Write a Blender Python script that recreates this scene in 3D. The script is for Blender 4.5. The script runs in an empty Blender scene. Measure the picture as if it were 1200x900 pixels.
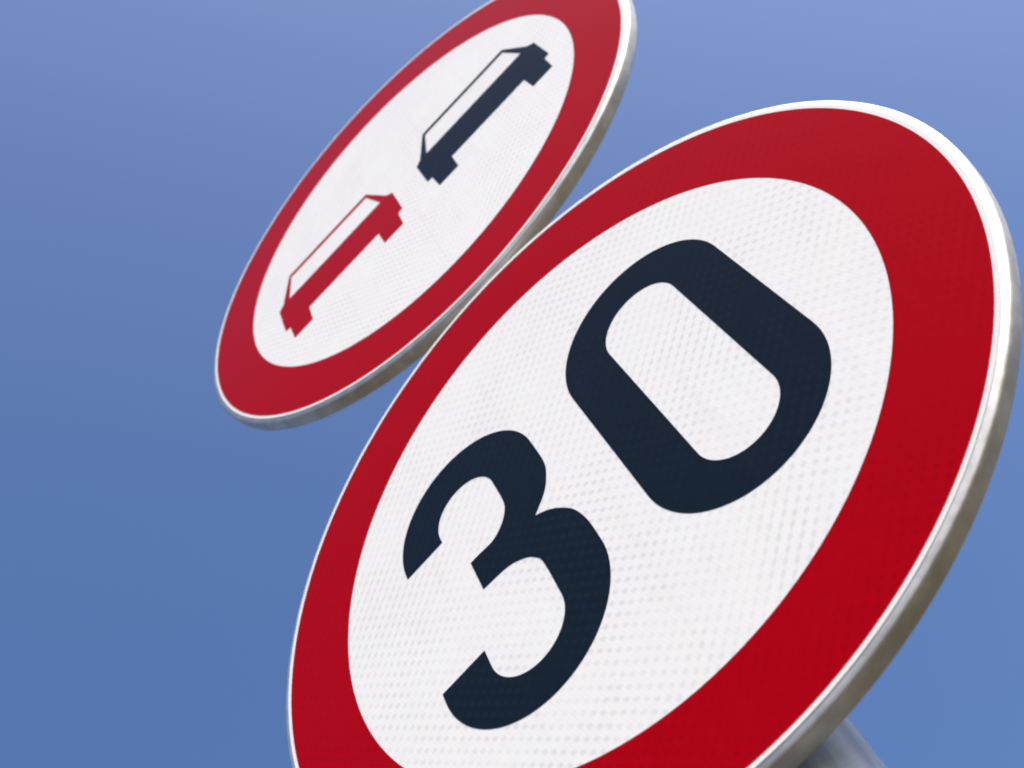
import bpy, bmesh, math, random
from mathutils import Matrix, Vector

random.seed(4)
scene = bpy.context.scene
col = scene.collection
S = 0.29                       # radius of a sign's red disc in metres
H0 = 2.302                     # height of the lower sign's centre

# ---------------------------------------------------------------- camera
R = ((0.67935395, 0.68341043, -0.26726092),
     (-0.72050837, 0.55219074, -0.4194676),
     (-0.13908953, 0.4775307, 0.8675359))
CAM = Vector((0.43544286, -1.69507287, -2.59335152))
cd = bpy.data.cameras.new('camera')
cam = bpy.data.objects.new('camera', cd)
col.objects.link(cam)
right, down, fwd = Vector(R[0]), Vector(R[1]), Vector(R[2])
m = Matrix((right, -down, -fwd)).transposed().to_4x4()
m.translation = CAM * S + Vector((0, 0, H0))
cam.matrix_world = m
cd.sensor_width = 36.0
cd.lens = 36.0 * 1610.97 / 1200.0
cd.clip_start = 0.05
cd.clip_end = 2000.0
cd.dof.use_dof = True
cd.dof.focus_distance = 0.90
cd.dof.aperture_fstop = 11.0
scene.camera = cam

# ---------------------------------------------------------------- daylight
SUN = Vector((0.66, -0.33, 0.69)).normalized()
elev = math.asin(SUN.z)
rot = math.atan2(SUN.x, SUN.y)
w = bpy.data.worlds.new('World')
scene.world = w
w.use_nodes = True
nt = w.node_tree
nt.nodes.clear()
out = nt.nodes.new('ShaderNodeOutputWorld')
bg = nt.nodes.new('ShaderNodeBackground')
sky = nt.nodes.new('ShaderNodeTexSky')
sky.sky_type = 'NISHITA'
sky.sun_disc = False
sky.sun_elevation = elev
sky.sun_rotation = rot
sky.altitude = 0
sky.air_density = 1.0
sky.dust_density = 6.0
sky.ozone_density = 5.5
bg.inputs['Strength'].default_value = 0.15
hs = nt.nodes.new('ShaderNodeHueSaturation')
hs.inputs['Saturation'].default_value = 1.16
hs.inputs['Hue'].default_value = 0.505
nt.links.new(sky.outputs[0], hs.inputs['Color'])
nt.links.new(hs.outputs[0], bg.inputs[0])
nt.links.new(bg.outputs[0], out.inputs[0])
sl = bpy.data.lights.new('sun', 'SUN')
sl.energy = 3.3
sl.angle = math.radians(0.5)
sl.color = (1.0, 0.965, 0.92)
so = bpy.data.objects.new('sun', sl)
so.rotation_euler = SUN.to_track_quat('Z', 'Y').to_euler()
so.location = SUN * 20
col.objects.link(so)
scene.view_settings.view_transform = 'Standard'
scene.view_settings.look = 'None'
scene.view_settings.exposure = 0.58
scene.view_settings.gamma = 1.0
scene.render.engine = 'CYCLES'
scene.cycles.filter_width = 2.1

# ---------------------------------------------------------------- node helpers
def mat(name):
    mt = bpy.data.materials.new(name)
    mt.use_nodes = True
    t = mt.node_tree
    b = t.nodes['Principled BSDF']
    return mt, t, b

def N(t, kind, **kw):
    n = t.nodes.new(kind)
    for k, v in kw.items():
        setattr(n, k, v)
    return n

def mth(t, op, a, b=None, c=None):
    n = t.nodes.new('ShaderNodeMath')
    n.operation = op
    for i, v in enumerate((a, b, c)):
        if v is None:
            continue
        if isinstance(v, (int, float)):
            n.inputs[i].default_value = v
        else:
            t.links.new(v, n.inputs[i])
    return n.outputs[0]

def mixc(t, fac, a, b):
    n = t.nodes.new('ShaderNodeMix')
    n.data_type = 'RGBA'
    for idx, v in ((0, fac), (6, a), (7, b)):
        if isinstance(v, (int, float)):
            n.inputs[idx].default_value = v
        elif isinstance(v, tuple):
            n.inputs[idx].default_value = (*v, 1.0) if len(v) == 3 else v
        else:
            t.links.new(v, n.inputs[idx])
    return n.outputs[2]

def noise(t, vec, scale, detail=3.0, rough=0.55):
    n = t.nodes.new('ShaderNodeTexNoise')
    n.inputs['Scale'].default_value = scale
    n.inputs['Detail'].default_value = detail
    n.inputs['Roughness'].default_value = rough
    t.links.new(vec, n.inputs['Vector'])
    return n

def sstep(t, v, lo, hi, a=0.0, b=1.0):
    n = t.nodes.new('ShaderNodeMapRange')
    n.interpolation_type = 'SMOOTHSTEP'
    t.links.new(v, n.inputs[0])
    for i, x in enumerate((lo, hi, a, b)):
        n.inputs[i + 1].default_value = x
    return n.outputs[0]

# prismatic reflective sheeting: staggered lattice of little grey seal marks under clear film
def sheeting(name, base, dot, dot_amt, tint, rough, spec=0.5, grime=0.10):
    mt, t, b = mat(name)
    tc = N(t, 'ShaderNodeTexCoord')
    vec = tc.outputs['Object']
    big = noise(t, vec, 9.0, 2.0)
    warp = N(t, 'ShaderNodeVectorMath', operation='MULTIPLY_ADD')
    t.links.new(noise(t, vec, 60.0, 1.0).outputs['Color'], warp.inputs[0])
    warp.inputs[1].default_value = (0.0011, 0, 0.0011)
    t.links.new(vec, warp.inputs[2])
    sx = N(t, 'ShaderNodeSeparateXYZ')
    t.links.new(warp.outputs[0], sx.inputs[0])
    # the two diagonal prism directions; which one shows drifts slowly over the sheet
    ax_ = mth(t, 'MULTIPLY', sx.outputs[0], math.pi / (0.018 * S))
    az_ = mth(t, 'MULTIPLY', sx.outputs[2], math.pi / (0.0192 * S))
    d1 = mth(t, 'COSINE', mth(t, 'ADD', ax_, az_))
    d2 = mth(t, 'COSINE', mth(t, 'SUBTRACT', ax_, az_))
    wgt = sstep(t, noise(t, vec, 5.0, 1.5).outputs[0], 0.38, 0.62, 0.26, 0.60)
    mixd = mth(t, 'ADD', mth(t, 'MULTIPLY', d1, wgt), mth(t, 'MULTIPLY', d2, mth(t, 'SUBTRACT', 1.0, wgt)))
    dots = sstep(t, mixd, 0.0, 0.95)
    # fine prism rows running across the sheet
    row = mth(t, 'SINE', mth(t, 'MULTIPLY_ADD', sx.outputs[0], 1.9 * math.pi / (0.0092 * S),
                             mth(t, 'MULTIPLY', sx.outputs[2], 0.55 * math.pi / (0.0092 * S))))
    patch = sstep(t, noise(t, vec, 14.0, 2.0).outputs[0], 0.38, 0.62, 0.35, 1.0)
    ln = N(t, 'ShaderNodeVectorMath', operation='LENGTH')
    t.links.new(vec, ln.inputs[0])
    inside = mth(t, 'LESS_THAN', ln.outputs['Value'], 0.99 * S)
    fac = mth(t, 'MULTIPLY', mth(t, 'MULTIPLY', mth(t, 'MULTIPLY', dots, patch), dot_amt), inside)
    c = mixc(t, fac, base, dot)
    rowf = mth(t, 'MULTIPLY', mth(t, 'MULTIPLY_ADD', row, 0.5, 0.5), dot_amt * 0.18)
    c = mixc(t, rowf, c, dot)
    # faint iridescent drift of the prisms
    hsv = N(t, 'ShaderNodeHueSaturation')
    irid = noise(t, vec, 22.0, 1.5)
    c = mixc(t, tint, c, mixc(t, 0.5, c, irid.outputs['Color']))
    # dust specks and weathering
    dust = sstep(t, noise(t, vec, 420.0, 4.0, 0.7).outputs[0], 0.60, 0.80, 0.0, grime)
    c = mixc(t, dust, c, (0.33, 0.29, 0.24))
    mott = sstep(t, noise(t, vec, 110.0, 5.0, 0.65).outputs[0], 0.35, 0.7, 0.0, 0.09)
    c = mixc(t, mott, c, dot)
    # rain streaks running down the face
    st = N(t, 'ShaderNodeMapping')
    st.inputs['Scale'].default_value = (70.0, 1.0, 5.0)
    t.links.new(vec, st.inputs[0])
    streak = sstep(t, noise(t, st.outputs[0], 1.0, 4.0, 0.6).outputs[0], 0.52, 0.78, 0.0, grime * 0.4)
    c = mixc(t, streak, c, (0.36, 0.32, 0.26))
    t.links.new(c, b.inputs['Base Color'])
    t.links.new(sstep(t, big.outputs[0], 0.3, 0.7, rough * 0.85, rough * 1.2), b.inputs['Roughness'])
    b.inputs['Specular IOR Level'].default_value = spec
    b.inputs['IOR'].default_value = 1.24
    bump = N(t, 'ShaderNodeBump')
    bump.inputs['Strength'].default_value = 0.05
    bump.inputs['Distance'].default_value = 0.0006
    t.links.new(noise(t, vec, 260.0, 3.0).outputs[0], bump.inputs['Height'])
    t.links.new(bump.outputs[0], b.inputs['Normal'])
    t.nodes.remove(hsv)
    return mt

WHITE = sheeting('white_reflective_sheet', (0.80, 0.782, 0.755), (0.52, 0.515, 0.51), 0.48, 0.09, 0.2, 0.12, 0.16)
RED = sheeting('red_reflective_sheet', (0.355, 0.0002, 0.0050), (0.23, 0.0002, 0.0025), 0.30, 0.0, 0.09, 0.10, 0.006)
NAVY = sheeting('navy_printed_film', (0.0068, 0.0130, 0.0225), (0.013, 0.023, 0.040), 0.3, 0.0, 0.10, 0.10, 0.01)

def metal(name, colr, metallic, rough, scale, streak=(1, 1, 1), var=0.25):
    mt, t, b = mat(name)
    tc = N(t, 'ShaderNodeTexCoord')
    mp = N(t, 'ShaderNodeMapping')
    mp.inputs['Scale'].default_value = streak
    t.links.new(tc.outputs['Object'], mp.inputs[0])
    n1 = noise(t, mp.outputs[0], scale, 5.0, 0.6)
    dark = tuple(x * (1 - var) for x in colr)
    c = mixc(t, sstep(t, n1.outputs[0], 0.35, 0.65), dark, colr)
    t.links.new(c, b.inputs['Base Color'])
    b.inputs['Metallic'].default_value = metallic
    n2 = noise(t, mp.outputs[0], scale * 4, 3.0)
    t.links.new(sstep(t, n2.outputs[0], 0.3, 0.7, rough * 0.85, rough * 1.2), b.inputs['Roughness'])
    bump = N(t, 'ShaderNodeBump')
    bump.inputs['Strength'].default_value = 0.12
    bump.inputs['Distance'].default_value = 0.0008
    t.links.new(n2.outputs[0], bump.inputs['Height'])
    t.links.new(bump.outputs[0], b.inputs['Normal'])
    return mt

ALU = metal('satin_aluminium', (0.66, 0.64, 0.60), 0.50, 0.48, 60, var=0.22)
GALV = metal('galvanised_steel', (0.50, 0.57, 0.62), 0.25, 0.50, 55, (1, 1, 0.12), var=0.42)
BOLT = metal('zinc_bolt', (0.55, 0.55, 0.53), 0.9, 0.32, 120)

# ---------------------------------------------------------------- mesh helpers
def link(name, me, material, parent=None, smooth=False):
    ob = bpy.data.objects.new(name, me)
    col.objects.link(ob)
    me.materials.append(material)
    if smooth:
        for p in me.polygons:
            p.use_smooth = True
    if parent:
        ob.parent = parent
    return ob

def flat(name, loops, y, thick, material, parent, turn=0.0, off=(0, 0), bevel=0.0):
    """Filled outline with holes in the sign's plane (x right, z up), thick metres deep."""
    cu = bpy.data.curves.new('tmp', 'CURVE')
    cu.dimensions = '2D'
    cu.fill_mode = 'BOTH'
    cu.extrude = thick / 2
    ca, sa = math.cos(turn), math.sin(turn)
    for lp in loops:
        sp = cu.splines.new('POLY')
        sp.points.add(len(lp) - 1)
        for i, (x, z) in enumerate(lp):
            x += off[0]
            z += off[1]
            sp.points[i].co = ((x * ca - z * sa) * S, (x * sa + z * ca) * S, 0, 1)
        sp.use_cyclic_u = True
    ob = bpy.data.objects.new('tmp', cu)
    col.objects.link(ob)
    dg = bpy.context.evaluated_depsgraph_get()
    me = bpy.data.meshes.new_from_object(ob.evaluated_get(dg))
    bpy.data.objects.remove(ob)
    bpy.data.curves.remove(cu)
    # (x, y, z) of the curve -> (x, depth, up)
    me.transform(Matrix(((1, 0, 0, 0), (0, 0, -1, y), (0, 1, 0, 0), (0, 0, 0, 1))))
    me.name = name
    me.materials.clear()
    return link(name, me, material, parent)

def circle(r, n=256, c=(0, 0)):
    return [(c[0] + r * math.cos(2 * math.pi * i / n), c[1] + r * math.sin(2 * math.pi * i / n)) for i in range(n)]

def arc(cx, cz, r, a0, a1, n=40):
    return [(cx + r * math.cos(math.radians(a0 + (a1 - a0) * i / n)),
             cz + r * math.sin(math.radians(a0 + (a1 - a0) * i / n))) for i in range(n + 1)]

def catmull(pts, n=8):
    res = []
    for i in range(len(pts) - 1):
        p0 = pts[max(i - 1, 0)]
        p1, p2 = pts[i], pts[i + 1]
        p3 = pts[min(i + 2, len(pts) - 1)]
        for k in range(n):
            u = k / n
            res.append(tuple(0.5 * (2 * p1[j] + (p2[j] - p0[j]) * u
                                    + (2 * p0[j] - 5 * p1[j] + 4 * p2[j] - p3[j]) * u * u
                                    + (3 * p1[j] - p0[j] - 3 * p2[j] + p3[j]) * u ** 3) for j in (0, 1)))
    res.append(pts[-1])
    return res

def lathe(profile, axis='Y', n=256, closed=False):
    bm = bmesh.new()
    rings = []
    for r, h in profile:
        if r < 1e-9:
            rings.append([bm.verts.new((0, h, 0) if axis == 'Y' else (0, 0, h))])
        else:
            ring = []
            for i in range(n):
                a = 2 * math.pi * i / n
                c, s = r * math.cos(a), r * math.sin(a)
                ring.append(bm.verts.new((c, h, s) if axis == 'Y' else (c, s, h)))
            rings.append(ring)
    for a, b in zip(rings, rings[1:]):
        for i in range(n):
            j = (i + 1) % n
            if len(a) == 1 and len(b) == 1:
                break
            if len(a) == 1:
                bm.faces.new((a[0], b[j], b[i]))
            elif len(b) == 1:
                bm.faces.new((a[i], a[j], b[0]))
            else:
                bm.faces.new((a[i], a[j], b[j], b[i]))
    bmesh.ops.recalc_face_normals(bm, faces=bm.faces)
    me = bpy.data.meshes.new('lathe')
    bm.to_mesh(me)
    bm.free()
    return me

def box(bm, x0, x1, y0, y1, z0, z1, bev=0.0):
    r = bmesh.ops.create_cube(bm, size=1.0)
    for v in r['verts']:
        v.co = Vector(((x0 + x1) / 2 + v.co.x * (x1 - x0), (y0 + y1) / 2 + v.co.y * (y1 - y0),
                       (z0 + z1) / 2 + v.co.z * (z1 - z0)))
    if bev:
        es = list({e for v in r['verts'] for e in v.link_edges})
        bmesh.ops.bevel(bm, geom=es, offset=bev, segments=2, affect='EDGES')

def bm_obj(name, bm, material, parent, smooth=False):
    bmesh.ops.recalc_face_normals(bm, faces=bm.faces)
    me = bpy.data.meshes.new(name)
    bm.to_mesh(me)
    bm.free()
    return link(name, me, material, parent, smooth)

def thing(name, label, cat, loc, rot=None, group=None):
    o = bpy.data.objects.new(name, None)
    o.empty_display_size = 0.1
    col.objects.link(o)
    o.location = loc
    if rot:
        o.rotation_euler = rot
    o['label'] = label
    o['category'] = cat
    if group:
        o['group'] = group
    return o

# ---------------------------------------------------------------- ground (structure)
bm = bmesh.new()
g = 300.0
box_v = [bm.verts.new((x, y, 0)) for x, y in ((-g, -g), (g, -g), (g, g), (-g, g))]
bm.faces.new(box_v)
mt, t, b = mat('verge_ground')
tc = N(t, 'ShaderNodeTexCoord')
n1 = noise(t, tc.outputs['Object'], 1.3, 6.0, 0.65)
n2 = noise(t, tc.outputs['Object'], 22.0, 6.0, 0.7)
c = mixc(t, sstep(t, n1.outputs[0], 0.4, 0.62), (0.090, 0.062, 0.032), (0.045, 0.050, 0.018))
c = mixc(t, sstep(t, n2.outputs[0], 0.4, 0.7, 0, 0.5), c, (0.12, 0.09, 0.05))
t.links.new(c, b.inputs['Base Color'])
b.inputs['Roughness'].default_value = 0.95
bump = N(t, 'ShaderNodeBump')
bump.inputs['Strength'].default_value = 0.6
bump.inputs['Distance'].default_value = 0.03
t.links.new(n2.outputs[0], bump.inputs['Height'])
t.links.new(bump.outputs[0], b.inputs['Normal'])
ground = bm_obj('ground', bm, mt, None)
ground['kind'] = 'structure'

# ---------------------------------------------------------------- the post
PX, PY, PR = -0.004, 0.16 * S, 0.096 * S
post = thing('sign_post', 'galvanised steel tube post emerging below the lower rim of the 30 sign', 'post',
             (PX, PY, 0))
top_z = H0 + 2.95 * S
link('tube', lathe([(PR - 0.003, 0.0), (PR, 0.0), (PR, top_z), (PR - 0.003, top_z), (PR - 0.003, 0.0)], 'Z', 96),
     GALV, post, True)
link('cap', lathe([(0, top_z + 0.012), (PR * 0.6, top_z + 0.010), (PR * 0.95, top_z + 0.006), (PR + 0.0015, top_z + 0.001),
                   (PR + 0.0015, top_z - 0.018), (PR + 0.0005, top_z - 0.018)], 'Z', 64), GALV, post, True)
link('base_collar', lathe([(PR + 0.0006, 0.05), (PR + 0.012, 0.045), (PR + 0.03, 0.012), (PR + 0.032, -0.01)], 'Z', 64),
     GALV, post, True)

# ---------------------------------------------------------------- sign carcass
def carcass(root, rel):
    prof = [(0, 0), (0.5, 0), (1.008, 0), (1.0122, 0.0003), (1.0150, 0.0010), (1.0180, 0.0018), (1.0240, 0.0036),
            (1.0272, 0.0052), (1.0288, 0.0075), (1.0297, 0.0110), (1.0300, 0.0160), (1.0298, 0.0420), (1.0283, 0.0465), (1.0253, 0.0505),
            (1.0200, 0.0530), (1.0120, 0.0535), (1.0060, 0.0520), (1.0035, 0.0495), (1.0045, 0.0480),
            (1.0110, 0.0500), (1.0180, 0.0490), (1.0220, 0.0450), (1.0230, 0.0400), (1.0230, 0.0260),
            (1.0190, 0.0190), (1.0080, 0.0085), (1.0020, 0.0075), (0.5, 0.0075), (0, 0.0075)]
    link('plate', lathe([(r * S, y * S) for r, y in prof], 'Y', 320), ALU, root, True)
    # two channel rails and the clamps that hold them to the post
    for z in (0.42, -0.42):
        bm = bmesh.new()
        hw = 0.62
        box(bm, -hw * S, hw * S, 0.0085 * S, 0.018 * S, (z - 0.06) * S, (z + 0.06) * S)
        box(bm, -hw * S, hw * S, 0.0185 * S, 0.058 * S, (z - 0.06) * S, (z - 0.048) * S)
        box(bm, -hw * S, hw * S, 0.0185 * S, 0.058 * S, (z + 0.048) * S, (z + 0.06) * S)
        bm_obj('rail', bm, ALU, root)
        # clamp band round the post
        dx, dy = rel
        bm = bmesh.new()
        prev = None
        n = 40
        first = None
        for i in range(n + 1):
            a = math.radians(-10 + 200 * i / n)
            ring = []
            for rr, zz in ((PR + 0.0006, -0.011), (PR + 0.0042, -0.011), (PR + 0.0042, 0.011), (PR + 0.0006, 0.011)):
                ring.append(bm.verts.new((dx + rr * math.cos(a), dy + rr * math.sin(a), z * S + zz)))
            if prev:
                for k in range(4):
                    bm.faces.new((prev[k], prev[(k + 1) % 4], ring[(k + 1) % 4], ring[k]))
            else:
                bm.faces.new(ring)
            prev = ring
        bm.faces.new(prev[::-1])
        for sgn in (-1, 1):
            x0 = dx + sgn * (PR + 0.003)
            x1 = dx + sgn * (PR + 0.026)
            box(bm, min(x0, x1), max(x0, x1), 0.059 * S, 0.059 * S + 0.004, z * S - 0.011, z * S + 0.011, 0.0008)
        cl = bm_obj('clamp', bm, GALV, root)
        for sgn in (-1, 1):
            bm = bmesh.new()
            bmesh.ops.create_cone(bm, cap_ends=True, segments=6, radius1=0.0065, radius2=0.0065, depth=0.006,
                                  matrix=Matrix.Translation((dx + sgn * (PR + 0.015), 0.059 * S + 0.0073, z * S))
                                  @ Matrix.Rotation(math.pi / 2, 4, 'X'))
            bm_obj('bolt', bm, BOLT, cl)

# ---------------------------------------------------------------- speed limit sign
low = thing('speed_limit_sign', 'round white sign with wide red border and the dark number 30',
            'road sign', (0, 0, H0), group=None)
carcass(low, (PX, PY))
TURN = math.radians(1.2)
flat('white_face', [circle(1.0115, 320)], -0.00015, 0.0002, WHITE, low)
flat('red_border', [circle(1.0, 320), circle(0.7915, 320)], -0.00035, 0.00018, RED, low)
three = (arc(-0.3195, 0.235, 0.2265, 180, 0)                          # upper bowl, outside
         + catmull([(-0.093, 0.235), (-0.093, 0.128), (-0.1085, 0.074), (-0.134, 0.034), (-0.180, -0.004)])[1:]
         + catmull([(-0.180, -0.004), (-0.1496, -0.024), (-0.122, -0.054), (-0.096, -0.099), (-0.083, -0.164), (-0.082, -0.250)])[1:]
         + arc(-0.3275, -0.250, 0.2455, 0, -180)[1:]                  # lower bowl, outside
         + [(-0.573, -0.222), (-0.438, -0.222)]
         + arc(-0.329, -0.280, 0.109, -180, 0)                        # lower bowl, inside
         + catmull([(-0.220, -0.280), (-0.219, -0.157), (-0.2296, -0.120), (-0.254, -0.090), (-0.3000, -0.0655), (-0.376, -0.057)])[1:]
         + [(-0.376, 0.057)]
         + catmull([(-0.345, 0.0565), (-0.300, 0.0540), (-0.2625, 0.0745), (-0.237, 0.109), (-0.229, 0.147), (-0.229, 0.236)])
         + arc(-0.3245, 0.236, 0.0955, 0, 180)[1:]                    # upper bowl, inside
         + [(-0.420, 0.2135), (-0.546, 0.2135)])
zero_out = arc(0.2995, 0.222, 0.2465, 0, 180) + arc(0.2995, -0.270, 0.2465, 180, 360)
zero_in = arc(0.301, 0.237, 0.111, 0, 180, 32) + arc(0.301, -0.294, 0.111, 180, 360, 32)
flat('numeral', [three], -0.00035, 0.00018, NAVY, low, TURN, (0.001, -0.0135))['label'] = 'dark navy figure 3'
flat('numeral', [zero_out, zero_in], -0.00035, 0.00018, NAVY, low, TURN, (0.0025, -0.0075))['label'] = 'dark navy figure 0'

# ---------------------------------------------------------------- no overtaking sign
UP_LOC = Vector((0, 0.00847445 * S, H0 + 2.1075752 * S))
up = thing('no_overtaking_sign', 'round white sign with red border and two car symbols, above the 30 sign',
           'road sign', UP_LOC)
ax = Vector((0.00410689, 0, 0.02208352))
up.rotation_euler = Matrix.Rotation(ax.length, 3, ax.normalized()).to_euler()
carcass(up, (PX, PY - 0.0))
flat('white_face', [circle(1.0115, 320)], -0.00015, 0.0002, WHITE, up)
flat('red_border', [circle(1.0, 320), circle(0.7993, 320)], -0.00035, 0.00018, RED, up)
body = [(-0.213, 0.224), (0.213, 0.224), (0.279, 0.054), (0.304, 0.030), (0.304, -0.151), (0.281, -0.156), (0.277, -0.258),
        (0.184, -0.258), (0.181, -0.153), (-0.181, -0.153), (-0.184, -0.258), (-0.277, -0.258), (-0.281, -0.156),
        (-0.304, -0.151), (-0.304, 0.030), (-0.279, 0.054)]
glass = [(-0.207, 0.198), (0.207, 0.198), (0.245, 0.0535), (-0.245, 0.0535)]
flat('car_symbol', [body, glass], -0.00035, 0.00018, RED, up, 0.0, (-0.3565, 0.002))['label'] = 'red car symbol seen from behind'
flat('car_symbol', [body, glass], -0.00035, 0.00018, NAVY, up, 0.0, (0.3795, 0.0))['label'] = 'dark navy car symbol seen from behind'
